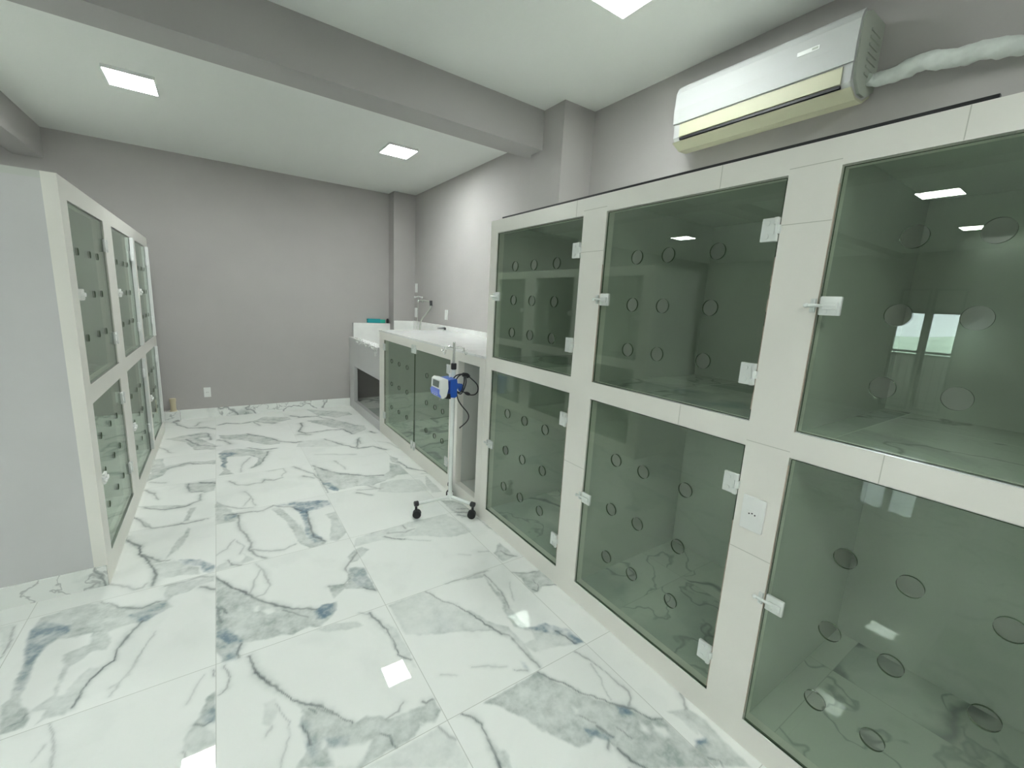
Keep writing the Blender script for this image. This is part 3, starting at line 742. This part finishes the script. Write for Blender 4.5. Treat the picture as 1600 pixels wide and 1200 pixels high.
def strip_lines(m, segs, x, w=.0022):
    """thin filled joints lying in the front plane: (y0,z0,y1,z1)"""
    for y0, z0, y1, z1 in segs:
        if abs(y1-y0) < abs(z1-z0): m.box(x-.0006, x+.001, y0-w/2, y0+w/2, z0, z1)
        else: m.box(x-.0006, x+.001, min(y0, y1), max(y0, y1), z0-w/2, z0+w/2)
    return m

# ---------------------------------------------------------------- right kennel bank
CY = [(1.5792, 2.3383), (.6886, 1.4300), (-.1900, .5517)]
YE0, YE1 = -.335, 2.4136
kb = empty('kennel_bank', (XR, 1.0, 0), 'long two-tier kennel bank of pale tile with green glass doors along the right wall', 'kennel')
ys = [YE0, CY[2][0], CY[2][1], CY[1][0], CY[1][1], CY[0][0], CY[0][1], YE1]; zs = [0, L0, L1, U0, U1, ZT]
FD = .05
m = MB().openplate(ys, zs, lambda i, j: not (i in (1, 3, 5) and j in (1, 3)), XR, XR+FD); m.build('front_frame', M['frame'], kb)
segs = [(.907, U1+.001, .907, ZT-.001), (.315, U1+.001, .315, ZT-.001), (1.63, U1+.001, 1.63, ZT-.001),
        (CY[1][1]+.001, 1.762, CY[0][0]-.001, 1.762), (CY[1][1]+.001, 1.950, CY[0][0]-.001, 1.950), (CY[2][1]+.001, 1.784, CY[1][0]-.001, 1.784), (CY[2][1]+.001, 1.945, CY[1][0]-.001, 1.945),
        (CY[2][1]+.001, 1.095, CY[1][0]-.001, 1.095), (CY[2][1]+.001, .71, CY[1][0]-.001, .71), (CY[1][1]+.001, .72, CY[0][0]-.001, .72), (.95, L1+.001, .95, U0-.001), (.33, L1+.001, .33, U0-.001)]
for sg in segs: strip_lines(MB(), [sg], XR).build('tile_joint', M['seam'], kb)
XI = XR+FD
for a, b in ((YE0, CY[2][0]), (CY[2][1], CY[1][0]), (CY[1][1], CY[0][0]), (CY[0][1], YE1)):
    MB().box(XI, XW, a, b, 0, ZT-.03).build('side_panel' if a in (YE0, CY[0][1]) else 'partition', M['inside'], kb)
MB().box(XI, XW, YE0, YE1, ZT-.03, ZT).build('top_slab', M['inside'], kb)
for a, b in CY:
    MB().box(XI, XW, a, b, 0, L0-.010).build('bottom_slab', M['inside'], kb)
    MB().box(XR+.020, XW-.012, a+.0005, b-.0005, L0-.010, L0-.001).build('kennel_floor', M['kfloor'], kb)
    MB().box(XI, XW, a, b, L1, U0-.010).build('shelf', M['inside'], kb)
    MB().box(XR+.020, XW-.012, a+.0005, b-.0005, U0-.010, U0-.001).build('kennel_floor', M['kfloor'], kb)
    MB().box(XW-.012, XW, a, b, L0-.01, L1).build('back_lining', M['inside'], kb)
    MB().box(XW-.012, XW, a, b, U0-.01, ZT-.03).build('back_lining', M['inside'], kb)
HU, HL = (1.722, 1.527, 1.335), (.830, .590, .347)
HY = [(2.138, 1.956, 1.761), (1.242, 1.090, .888), (.367, .224, .048)]
for k, (a, b) in enumerate(CY):
    glass_door(kb, a, b, U0, U1, HY[k], HU, XR, 1, (b-.012, 1.545, 1), (1.773, 1.317), -1)
    glass_door(kb, a, b, L0, L1, HY[k], HL, XR, 1, (b-.012, .580, 1), (.933, .252), -1)
# silicone beads along some door edges
rs = random.Random(8)
for (y, z0, z1) in ((CY[1][0], 1.20, 1.69), (CY[1][0], .12, .80), (CY[1][1], U0, 1.70), (CY[2][1], U0, 1.88), (CY[2][1], .13, 1.05), (CY[0][0], .15, 1.0)):
    z = z0; m = MB()
    while z < z1:
        h = rs.uniform(.02, .07); t = rs.uniform(.001, .0034)
        s_ = 1 if y in (CY[1][0], CY[0][0]) else -1
        ya, yb = sorted((y, y+s_*t)); m.box(XR-.0005, XR+.004, ya, yb, z, min(z+h, z1)); z += h
    m.build('silicone_bead', M['silicone'], kb)
for a, b in CY:
    for z in (L0, U0): MB().box(XR+.001, XR+.013, a+.001, b-.001, z, z+.0035).build('sill_bead', M['chrome'], kb)
tag(MB().box(XR+.004, XR+.018, .273, 2.30, ZT, ZT+.011, .002).build('rubber_strip', M['dark']), 'thin black strip lying along the top front edge of the right kennels', 'strip')

# socket on the kennel stile
def socket(cx, cy, cz, axis, w, h, label, holes=True, name='power_socket', group=None, cat='socket'):
    """wall plate; axis 'x' faces -x, 'y' faces -y"""
    e = empty(name, (cx, cy, cz), label, cat, group)
    def bx(m, u0, u1, z0, z1, d0, d1, bev=0):
        if axis == 'x': m.box(cx-d1, cx-d0, cy+u0, cy+u1, cz+z0, cz+z1, bev)
        else: m.box(cx+u0, cx+u1, cy-d1, cy-d0, cz+z0, cz+z1, bev)
    m = MB(); bx(m, -w/2, w/2, -h/2, h/2, .0006, .0106, .004); m.build('face_plate', M['white'], e, smooth=True)
    m = MB(); bx(m, -w*.27, w*.27, -h*.12, h*.12, .010, .0115, .0005); m.build('insert', M['white'], e)
    if holes:
        m = MB()
        for k, dz in ((-1, 0), (0, .003), (1, 0)):
            if axis == 'x': m.cyl((cx-.0113, cy+k*.0095, cz+dz), (cx-.0121, cy+k*.0095, cz+dz), .0026, seg=10)
            else: m.cyl((cx+k*.0095, cy-.0113, cz+dz), (cx+k*.0095, cy-.0121, cz+dz), .0026, seg=10)
        m.build('socket_holes', M['plug'], e)
    return e
socket(XR, .627, .853, 'x', .074, .118, 'white power socket on the tiled stile between the lower glass doors')
socket(-.153, YB, .303, 'y', .068, .115, 'white power socket low on the back wall')
socket(XW, 5.745, 1.656, 'x', .075, .12, 'white wall plate above the tap by the far corner', False, 'wall_plate', cat='wall plate')
socket(XW, 5.745, 1.320, 'x', .075, .13, 'white wall plate just left of the hose, below the tap', False, 'wall_plate', cat='wall plate')
socket(XW, 4.775, 1.336, 'x', .075, .12, 'white wall plate above the middle of the counter', False, 'wall_plate', cat='wall plate')

# ---------------------------------------------------------------- left kennel bank
LT, LU1, LU0, LL1, LL0 = 1.9449, 1.855, 1.0098, .9137, .1311
LC = [(2.8255, 3.5713), (3.8234, 4.5618), (4.7898, 5.455)]
LY0, LY1, LX0 = 2.7097, 5.606, -1.28
lb = empty('kennel_bank', (XL, 4.1, 0), 'two-tier kennel bank on the left with a plain pale grey end wall', 'kennel')
ys = [LY0, LC[0][0], LC[0][1], LC[1][0], LC[1][1], LC[2][0], LC[2][1], LY1]; zs = [0, LL0, LL1, LU0, LU1, LT]
MB().openplate(ys, zs, lambda i, j: not (i in (1, 3, 5) and j in (1, 3)), XL-FD, XL).build('front_frame', M['frame'], lb)
XJ = XL-FD
MB().box(LX0, XJ, LY0+.0, LC[0][0], 0, LT-.03).build('end_wall', M['panel'], lb)
MB().box(LX0, XL-.004, LY0-.008, LY0, .0, .108).build('skirting', M['marble'], lb)
for a, b in ((LC[0][1], LC[1][0]), (LC[1][1], LC[2][0])): MB().box(LX0, XJ, a, b, 0, LT-.03).build('partition', M['inside'], lb)
MB().box(LX0, XJ, LC[2][1], LY1, 0, LT-.03).build('end_wall', M['panel'], lb)
MB().box(LX0, XJ, LY0, LY1, LT-.03, LT).build('top_slab', M['inside'], lb)
for a, b in LC:
    MB().box(LX0, XJ, a, b, 0, LL0-.01).build('bottom_slab', M['inside'], lb)
    MB().box(LX0+.012, XL-.02, a+.0005, b-.0005, LL0-.01, LL0-.001).build('kennel_floor', M['kfloor'], lb)
    MB().box(LX0, XJ, a, b, LL1, LU0-.01).build('shelf', M['inside'], lb)
    MB().box(LX0+.012, XL-.02, a+.0005, b-.0005, LU0-.01, LU0-.001).build('kennel_floor', M['kfloor'], lb)
    for z0, z1 in ((LL0-.01, LL1), (LU0-.01, LT-.03)): MB().box(LX0, LX0+.012, a, b, z0, z1).build('back_lining', M['inside'], lb)
for a, b in LC:
    w = b-a; hy = (a+w*.145, a+w*.475, a+w*.72); first = a == LC[0][0]
    glass_door(lb, a, b, LU0, LU1, hy, (1.638, 1.435, 1.225), XL, -1, (a+.014, 1.437, -1), (1.712, 1.167), 1, r=.018, lit_edge=not first, hw='white')
    glass_door(lb, a, b, LL0, LL1, hy, (.720, .533, .340), XL, -1, (a+.014, .515, -1), (.790, .325), 1, r=.018, lit_edge=not first, hw='white')
for a, b in LC:
    for z in (LL0, LU0): MB().box(XL-.013, XL+.002, a+.001, b-.001, z, z+.006).build('sill_bead', M['chrome'], lb)

# ---------------------------------------------------------------- wash counter
CT = 1.155
cn = empty('wash_counter', (XR, 4.0, 0), 'tiled wash counter with green glass doors between the kennels and the sink', 'counter')
ys = [YE1+.002, 2.490, 2.803, 2.937, 4.535, 4.690]; zs = [0, .112, 1.062, CT-.018]
MB().openplate(ys, [0, .112, .130, 1.060, 1.073, CT-.018], lambda i, j: not ((i == 1 and j in (1, 2, 3)) or (i == 3 and j in (2,))), XR, XR+.05).build('front_frame', M['frame'], cn)
MB().box(XI, XW, 4.535+.02, 4.690, 0, CT-.018).build('side_panel', M['inside'], cn)
MB().box(XI, 2.0140, 2.803, 2.937, 0, CT-.018).build('partition', M['inside'], cn)
MB().box(XI, XW, 2.937, 4.555, 0, .120).build('bottom_slab', M['inside'], cn)
MB().box(XI+.001, XW-.012, 2.940, 4.550, .120, .129).build('kennel_floor', M['kfloor'], cn)
MB().box(XI, 2.0, 2.4165, 2.803, 0, .112).build('bottom_slab', M['inside'], cn)
MB().box(2.0, 2.0146, 2.462, 2.802, .112, CT-.018).build('niche_back', M['panel'], cn)
MB().box(XW-.012, XW, 2.937, 4.555, .12, CT-.018).build('back_lining', M['inside'], cn)
ym = 3.675
def plain_door(y0, y1, hy, hz, hinge_side):
    g = .004
    d = MB().holeplate(y0+g, y1-g, .134, 1.056, hy, hz, .022, XR+.004, XR+.012).build('glass_door', [M['glass'], M['edge']], cn)
    yh = y1-g if hinge_side > 0 else y0+g
    for z in (.985, .235): hinge_mesh(yh, z, hinge_side, XR+.004, 1).build('hinge', M['latch'], d, smooth=True)
    yl = y0+g if hinge_side > 0 else y1-g
    for z in (1.045, .160):
        mm = MB(); ya, yb = sorted((yl+.002*hinge_side, yl+.052*hinge_side)); mm.box(XR-.008, XR+.004, ya, yb, z-.026, z+.026, .004)
        mm.cyl((XR-.010, (ya+yb)/2, z-.02), (XR-.010, (ya+yb)/2, z+.05 if z > .5 else z-.05), .005, seg=10)
        mm.box(XR-.006, XR-.0004, ya+.01, yb-.01, z+.034 if z > .5 else z-.052, z+.052 if z > .5 else z-.034, .002)
        mm.build('bolt', M['latch'], d, smooth=True)
    return d
plain_door(2.937, ym, (3.07, 3.22, 3.40), (.86, .62, .37), -1)
plain_door(ym, 4.535, (3.87, 4.09, 4.31), (.86, .62, .37), 1)

ct = empty('countertop', (XR, 3.5, CT), 'white marble worktop with a low upstand along the right wall', 'worktop')
m = MB(); m.box(XR-.006, XW, 2.8185, 4.695, CT-.018, CT, .002); m.box(XR-.006, 2.0140, YE1+.002, 2.8185, CT-.018, CT, .002)
m.build('slab', M['counterm'], ct)
MB().box(XW-.022, XW-.0005, 2.8185, 4.695, CT, 1.205, .002).build('upstand', M['stone'], ct)

# sink trough
sk = empty('wash_sink', (XR, 5.35, 0), 'deep white stone wash trough in the far right corner above an open niche', 'sink')
SF = .955
MB().openplate([4.692, 4.700, 5.800, YB-.004], [0, .112, .590, SF], lambda i, j: not (i == 1 and j == 1), XR, XR+.05).build('front_panel', M['panel'], sk)
MB().box(XI, XW-.004, 4.692, YB-.004, 0, .100).build('bottom_slab', M['kfloor'], sk)
MB().box(XI, XW-.004, 4.700, YB-.004, .66, .70).build('basin', M['stone'], sk)
m = MB(); m.prism([(XI, .60), (XI, .66), (XW-.004, .66), (XW-.004, .36)], 1, 4.72, 5.45); m.build('basin_underside', M['panel'], sk)
MB().box(XI, XI+.02, 4.700, YB-.06, .70, SF).build('basin_wall', M['stone'], sk)
MB().box(1.497, 1.994, YB-.060, YB-.004, .70, 1.150, .002).build('back_splash', M['stone'], sk)
MB().box(XI+.02, XW-.004, 4.700, 4.716, .70, CT-.020).build('basin_wall', M['stone'], sk)
MB().box(1.994, XW-.022, 5.798, 5.819, .70, 1.200, .002).build('back_splash', M['stone'], sk)
MB().box(XW-.022, XW-.004, 4.697, 5.819, .70, 1.205, .002).build('side_splash', M['stone'], sk)

# crumpled sheet lying over the panel edge
def sheet():
    m = MB(); nx, ny = 10, 48; rs = random.Random(11)
    G = []
    for j in range(ny+1):
        row = []
        t = j/ny; y = 4.74+t*.95
        drop = .030+.05*max(0, math.sin(t*9+1))*(1-t)+.035*max(0, math.sin(t*17+.5))*(1-.6*t)
        for i in range(nx+1):
            u = i/nx
            if u < .45: x = XR-.004-.012*abs(math.sin(t*23+u*9))*rs.uniform(.5, 1.2); z = SF+.004-(1-u/.45)*drop+rs.uniform(-.002, .004)
            else: x = XR+(u-.45)*.14; z = SF+.006+.010*abs(math.sin(t*31+u*13))*rs.uniform(.2, 1.2)
            row.append(m.bm.verts.new((x, y+rs.uniform(-.004, .004), z)))
        G.append(row)
    for j in range(ny):
        for i in range(nx): m.bm.faces.new((G[j][i], G[j][i+1], G[j+1][i+1], G[j+1][i]))
    o = m.build('plastic_sheet', M['sheet'], weld=False)
    s_ = o.modifiers.new('solid', 'SOLIDIFY'); s_.thickness = .0012
    return tag(o, 'crumpled white plastic sheet lying over the front edge of the sink', 'plastic sheet')
sheet()

# things on the back splash ledge
e = empty('sponge', (1.805, YB-.032, 1.151), 'long teal and sea-green cleaning pad lying on the white ledge behind the sink', 'sponge')
MB().box(1.684, 1.862, YB-.058, YB-.006, 1.1505, 1.208, .010, 3).build('teal_pad', M['teal'], e, smooth=True)
MB().box(1.863, 1.930, YB-.056, YB-.008, 1.1505, 1.200, .008, 3).build('green_pad', M['green'], e, smooth=True)
m = MB(); m.cyl((1.968, YB-.032, 1.1505), (1.968, YB-.032, 1.202), .018, seg=20, bev=.003); m.cyl((1.968, YB-.032, 1.202), (1.968, YB-.032, 1.214), .011, seg=16)
tag(m.build('bottle', M['dark'], smooth=True), 'small black bottle beside the teal pad at the corner pilaster', 'bottle')

# tap
tp = empty('faucet', (XW, 5.52, 1.49), 'chrome wall tap with a swivel spout and a hanging hose above the sink', 'tap')
m = MB(); m.cyl((XW, 5.52, 1.485), (XW-.010, 5.52, 1.485), .030, seg=24, bev=.002); m.cyl((XW-.01, 5.52, 1.485), (XW-.055, 5.52, 1.485), .015, seg=18)
m.sph((XW-.06, 5.52, 1.485), .024); m.cyl((XW-.06, 5.52, 1.485), (XW-.06, 5.52, 1.535), .011, seg=14)
m.build('tap_body', M['chrome'], tp, smooth=True)
m = MB(); m.tube([(XW-.100, 5.56, 1.530), (XW-.06, 5.52, 1.540), (XW-.03, 5.48, 1.530)], .008); m.sph((XW-.100, 5.56, 1.530), .014); m.sph((XW-.03, 5.48, 1.530), .014)
m.build('tap_handle', M['paintw'], tp, smooth=True)
MB().tube([(XW-.06, 5.52, 1.488), (XW-.055, 5.40, 1.492), (XW-.045, 5.28, 1.486), (XW-.040, 5.16, 1.478)], .010).build('spout', M['acs'], tp, smooth=True)
MB().cyl((XW-.040, 5.165, 1.492), (XW-.042, 5.150, 1.430), .018, seg=16).build('nozzle', M['steel'], tp, smooth=True)
MB().tube([(XW-.042, 5.152, 1.44), (XW-.05, 5.18, 1.38), (XW-.08, 5.24, 1.31), (XW-.11, 5.30, 1.24), (XW-.12, 5.32, 1.12), (XW-.12, 5.32, .95), (XW-.12, 5.32, .712)], .0085).build('hose', M['acs'], tp, smooth=True)
MB().tube([(XW-.06, 5.54, 1.47), (XW-.05, 5.57, 1.38), (XW-.05, 5.57, 1.28), (XW-.07, 5.55, 1.18), (XW-.10, 5.52, 1.0), (XW-.10, 5.52, .706)], .0035).build('thin_hose', M['acs'], tp, smooth=True)
# drain lever gadget
e = empty('soap_pump', (2.20, 4.72, CT), 'small dark-topped pump standing at the back of the worktop below the middle wall plate', 'pump')
MB().cyl((2.20, 4.62, CT+.0005), (2.20, 4.62, CT+.012), .020, seg=20, bev=.002).build('pump_base', M['chrome'], e, smooth=True)
m = MB(); m.cyl((2.20, 4.62, CT+.012), (2.20, 4.62, CT+.036), .013, seg=16); m.tube([(2.20, 4.62, CT+.034), (2.18, 4.64, CT+.032), (2.13, 4.68, CT+.026)], lambda t: .012-.008*t)
m.build('pump_head', M['steel'], e, smooth=True)

# beige pipe stub on the back skirting
m = MB(); m.cyl((-.475, YB-.045, .118), (-.475, YB-.045, .225), .027, seg=24); m.cyl((-.475, YB-.045, .225), (-.475, YB-.045, .262), .031, seg=24, bev=.003); m.cyl((-.475, YB-.045, .118), (-.475, YB-.045, .126), .034, seg=24)
tag(m.build('pipe_stub', M['beige'], smooth=True), 'short capped beige pipe standing on the skirting by the back wall', 'pipe')

# ---------------------------------------------------------------- air conditioner
ac = empty('air_conditioner', (XW, 1.22, 2.41), 'white split air conditioner with a cream flap high on the right wall', 'air conditioner')
A0, A1 = .815, 1.618
def rr(prof): return prof
body = [(XW, 2.692), (2.150, 2.692), (2.104, 2.672), (2.090, 2.640), (2.086, 2.500), (2.088, 2.425), (2.100, 2.405), (2.150, 2.382), (2.215, 2.385), (XW, 2.428)]
MB().prism(body, 1, A0+.004, A1-.004).build('body', M['ac'], ac)
m = MB(); m.prism([(2.110, 2.682), (2.094, 2.667), (2.082, 2.640), (2.076, 2.560), (2.078, 2.492), (2.092, 2.492), (2.096, 2.640), (2.120, 2.676)], 1, A0, A1)
m.build('front_panel', M['ac'], ac)
MB().prism([(2.084, 2.486), (2.081, 2.484), (2.083, 2.424), (2.090, 2.422), (2.092, 2.486)], 1, A0+.035, A1-.040).build('air_flap', M['acy'], ac)
m = MB(); m.box(2.082, 2.094, A0+.035, A1-.045, 2.4085, 2.4175); m.build('air_slot', M['dark'], ac)
m = MB(); m.prism([(2.088, 2.404), (2.100, 2.398), (2.150, 2.376), (2.215, 2.379), (XW-.01, 2.420), (XW-.01, 2.428), (2.215, 2.390), (2.150, 2.386), (2.100, 2.4075)], 1, A0, A1)
m.build('lower_tray', M['acy'], ac)
m = MB(); m.prism([(XW, 2.690), (2.152, 2.688), (2.110, 2.668), (2.096, 2.640), (2.092, 2.505), (2.108, 2.440), (2.160, 2.400), (2.215, 2.402), (XW, 2.440)], 1, A0-.006, A0+.004)
for i in range(7): m.box(2.17, 2.26, A0-.010, A0-.005, 2.47+i*.026, 2.478+i*.026)
m.build('side_cap', M['acs'], ac)
m = MB(); m.box(2.0752, 2.0775, .945, 1.028, 2.584, 2.600, .0008); m.build('display_window', M['white'], ac)
m = MB(); m.box(2.0745, 2.0775, .950, .972, 2.588, 2.596); m.build('display_label', M['acs'], ac)
m = MB()
for a, b in ((1.586, 1.578), (1.575, 1.570), (1.567, 1.562), (1.559, 1.552)): m.box(2.0770, 2.0785, b, a, 2.513, 2.5185)
m.build('logo', M['acs'], ac)
# insulated pipe
rs = random.Random(2)
def wrap():
    m = MB(); seg = 28; L = []
    pts = [Vector(p) for p in ((2.205, .806, 2.462), (2.225, .790, 2.458), (2.232, .740, 2.462), (2.236, .650, 2.470), (2.240, .540, 2.455), (2.240, .390, 2.432), (2.245, .15, 2.40), (2.250, -.2, 2.37), (2.255, -.7, 2.35), (2.26, -1.2, 2.35))]
    Q = []
    for i in range(len(pts)-1):
        p0, p1, p2, p3 = pts[max(i-1, 0)], pts[i], pts[i+1], pts[min(i+2, len(pts)-1)]
        k_ = max(4, int((p2-p1).length/.008))
        for k in range(k_):
            t = k/k_; Q.append(.5*((2*p1)+(-p0+p2)*t+(2*p0-5*p1+4*p2-p3)*t*t+(-p0+3*p1-3*p2+p3)*t**3))
    Q.append(pts[-1]); s_ = 0; rings = []
    for i, p in enumerate(Q):
        d = (Q[min(i+1, len(Q)-1)]-Q[max(i-1, 0)]).normalized()
        if i: s_ += (p-Q[i-1]).length
        nx = Vector((0, 0, 1)).cross(d).normalized(); ny = d.cross(nx)
        base = .020+.009*min(1, s_/.12)
        ring = []
        for k in range(seg):
            a = 2*math.pi*k/seg
            ph = a-s_*38
            r = base*(1+.13*math.sin(ph)+.12*max(0, math.sin(2*ph+1.3))**3+.05*math.sin(5*a+s_*90)+.04*math.sin(3*a-s_*150))
            ring.append(m.bm.verts.new(p+r*(math.cos(a)*nx+math.sin(a)*ny)))
        rings.append(ring)
    for a, b in zip(rings, rings[1:]):
        for k in range(seg): m.bm.faces.new((a[k], a[(k+1) % seg], b[(k+1) % seg], b[k]))
    m.bm.faces.new(rings[0][::-1]); m.bm.faces.new(rings[-1])
    return m
tag(wrap().build('refrigerant_pipe', M['foil'], smooth=True), 'white foil-wrapped pipe running along the wall from the air conditioner', 'pipe')

# ---------------------------------------------------------------- drip stand
HX, HYY, HZ = 1.308, 2.595, .118
iv = empty('drip_stand', (HX, HYY, 0), 'white wheeled drip stand in front of the open counter niche', 'drip stand')
m = MB(); m.cyl((HX, HYY, HZ-.012), (HX, HYY, HZ+.03), .020, seg=20); m.build('hub', M['paintw'], iv, smooth=True)
m = MB(); m.cyl((HX, HYY, HZ), (HX, HYY, 1.060), .0145, seg=24); m.build('pole', M['paintw'], iv, smooth=True)
m = MB(); m.cyl((HX, HYY, 1.045), (HX, HYY, 1.088), .019, seg=20, bev=.003); m.build('clamp_collar', M['dark'], iv, smooth=True)
m = MB(); m.cyl((HX, HYY, 1.06), (HX, HYY, 1.224), .0095, seg=16); m.sph((HX, HYY, 1.226), .0095, (1, 1, .7)); m.build('inner_rod', M['chrome'], iv, smooth=True)
ends = [(1.075, 2.622), (1.398, 2.440), (1.408, 2.800)]
for k, (x, y) in enumerate(ends):
    d = Vector((x-HX, y-HYY, 0)).normalized()
    lg = MB().tube([(HX, HYY, HZ), (x, y, HZ-.012)], .0125, seg=16, smooth=0).build('leg', M['paintw'], iv, smooth=True)
    m = MB(); m.cyl((x-d.x*.004, y-d.y*.004, HZ-.012), (x+d.x*.026, y+d.y*.026, HZ-.013), .019, seg=18, bev=.003); m.cyl((x+d.x*.012, y+d.y*.012, HZ-.012), (x+d.x*.012, y+d.y*.012, .062), .009, seg=14)
    m.build('end_cap', M['dark'], lg, smooth=True)
    m = MB(); p = Vector((-d.y, d.x, 0)); c = Vector((x+d.x*.006, y+d.y*.006, .0292))
    p = Vector((-.42, -.91, 0)).normalized() if k != 1 else Vector((-.6, -.8, 0)).normalized()
    for s_ in (-1, 1): m.cyl(c+p*(s_*.004), c+p*(s_*.020), .029, seg=28, bev=.003)
    m.cyl(c-p*.004, c+p*.004, .018, seg=20); m.prism([(c.x-.012, .035), (c.x+.012, .035), (c.x+.012, .060), (c.x-.012, .060)], 1, c.y-.009, c.y+.009)
    m.build('caster', M['dark'], lg, smooth=True)
for ang in (25, 115, 205, 295):
    a = math.radians(ang); d = Vector((math.cos(a), math.sin(a), 0)); o_ = Vector((HX, HYY, 0)); t = Vector((-d.y, d.x, 0))
    P_ = [o_+d*.008+Vector((0, 0, 1.192)), o_+d*.045+Vector((0, 0, 1.199)), o_+d*.080+Vector((0, 0, 1.194)), o_+d*.088+Vector((0, 0, 1.172)), o_+d*.096+Vector((0, 0, 1.158)), o_+d*.106+Vector((0, 0, 1.165)), o_+d*.110+Vector((0, 0, 1.190))]
    MB().tube(P_, .0028, seg=8).build('hook', M['chrome'], iv, smooth=True)

# infusion pump held on the pole
pm = empty('infusion_pump', (HX-.10, HYY-.01, .87), 'white and blue infusion pump clamped to the drip stand pole', 'infusion pump')
y0, y1 = 2.500, 2.640
m = MB(); m.prism([(1.165, .905), (1.168, .990), (1.185, 1.003), (1.222, .995), (1.226, .935), (1.214, .880), (1.185, .868)], 1, y0, y1); m.build('front_housing', M['white'], pm)
m = MB(); m.prism([(1.222, .990), (1.285, .996), (1.292, .985), (1.292, .878), (1.280, .868), (1.214, .876), (1.226, .935)], 1, y0+.004, y1-.004); m.build('rear_housing', M['blue'], pm)
MB().box(1.2235, 1.240, y0+.001, y0+.0045, .892, .985).build('side_trim', M['blued'], pm)
MB().prism([(1.1645, .942), (1.1625, .942), (1.165, .984), (1.1675, .984)], 1, y0+.018, y1-.030).build('screen', M['lcd'], pm)
MB().prism([(1.166, .932), (1.154, .920), (1.162, .885), (1.178, .873)], 1, y0+.008, y1-.010).build('keypad', M['keypad'], pm)
m = MB()
for r_ in range(3):
    for c_ in range(3): m.sph((1.1585, y0+.030+c_*.032, .921-r_*.013), .0045, (.5, 1, 1), seg=8)
m.build('buttons', M['paintw'], pm)
m = MB(); m.prism([(1.206, .870), (1.222, .902), (1.236, .902), (1.240, .866)], 1, y0-.010, y0+.020); m.build('pump_door_catch', M['dark'], pm)
m = MB(); m.cyl((1.185, 2.53, .872), (1.180, 2.53, .852), .006, seg=12); m.build('tube_port', M['acs'], pm)
m = MB(); m.cyl((1.292, HYY-.03, .935), (HX+.036, HYY-.030, .935), .017, seg=20, bev=.003); m.sph((HX+.040, HYY-.034, .922), .026, (.8, .8, 1.1)); m.cyl((HX-.002, HYY-.02, .915), (HX-.002, HYY-.02, .955), .024, seg=20)
m.build('pole_clamp', M['blue'], pm, smooth=True)
m = MB(); m.cyl((1.275, HYY-.01, .995), (1.275, HYY-.01, 1.022), .006, seg=12); m.build('clamp_screw', M['white'], pm, smooth=True)
# coiled power cable
YC = HYY-.056
def cp(u, z, dy=0.): return (u, YC+dy, z)
e = empty('power_cable', (HX+.02, YC, 1.02), 'black power cable coiled and hanging on the drip stand', 'cable')
loops = [cp(1.352, 1.022), cp(1.300, 1.012), cp(1.272, .975), cp(1.283, .930), cp(1.305, .905), cp(1.335, .895), cp(1.352, .925), cp(1.362, .975), cp(1.350, 1.018, -.006), cp(1.310, 1.005, -.008), cp(1.288, .955, -.008), cp(1.300, .908, -.008), cp(1.330, .885, -.008), cp(1.352, .905, -.008), cp(1.372, .960, -.008), cp(1.368, 1.005, -.004)]
MB().tube(loops, .0042, seg=10, smooth=6).build('cable_coil', M['cord'], e, smooth=True)
big = [cp(1.372, 1.015, -.004), cp(1.410, .990), cp(1.452, .945, -.02), cp(1.460, .900, -.02), cp(1.440, .875, -.015), cp(1.405, .874, -.01), cp(1.372, .890, -.008), cp(1.335, .905, -.006)]
MB().tube(big, .0040, seg=10, smooth=6).build('cable_loop', M['cord'], e, smooth=True)
tail = [cp(1.296, .960, -.010), cp(1.300, .905, -.012), cp(1.312, .850, -.012), cp(1.345, .800, -.012), cp(1.385, .755, -.012), cp(1.400, .720, -.012), cp(1.385, .685, -.012), cp(1.330, .645, -.012)]
MB().tube(tail, .0040, seg=10, smooth=6).build('cable_tail', M['cord'], e, smooth=True)
m = MB(); m.tube([cp(1.345, 1.018, -.010), cp(1.375, 1.014, -.010), cp(1.388, 1.000, -.010)], .014, seg=12); m.build('plug', M['cord'], e, smooth=True)
m = MB(); m.tube([cp(1.365, .893, -.010), cp(1.385, .884, -.010), cp(1.404, .876, -.010)], lambda t: .006+.006*math.sin(math.pi*t), seg=12); m.build('cable_joint', M['cord'], e, smooth=True)
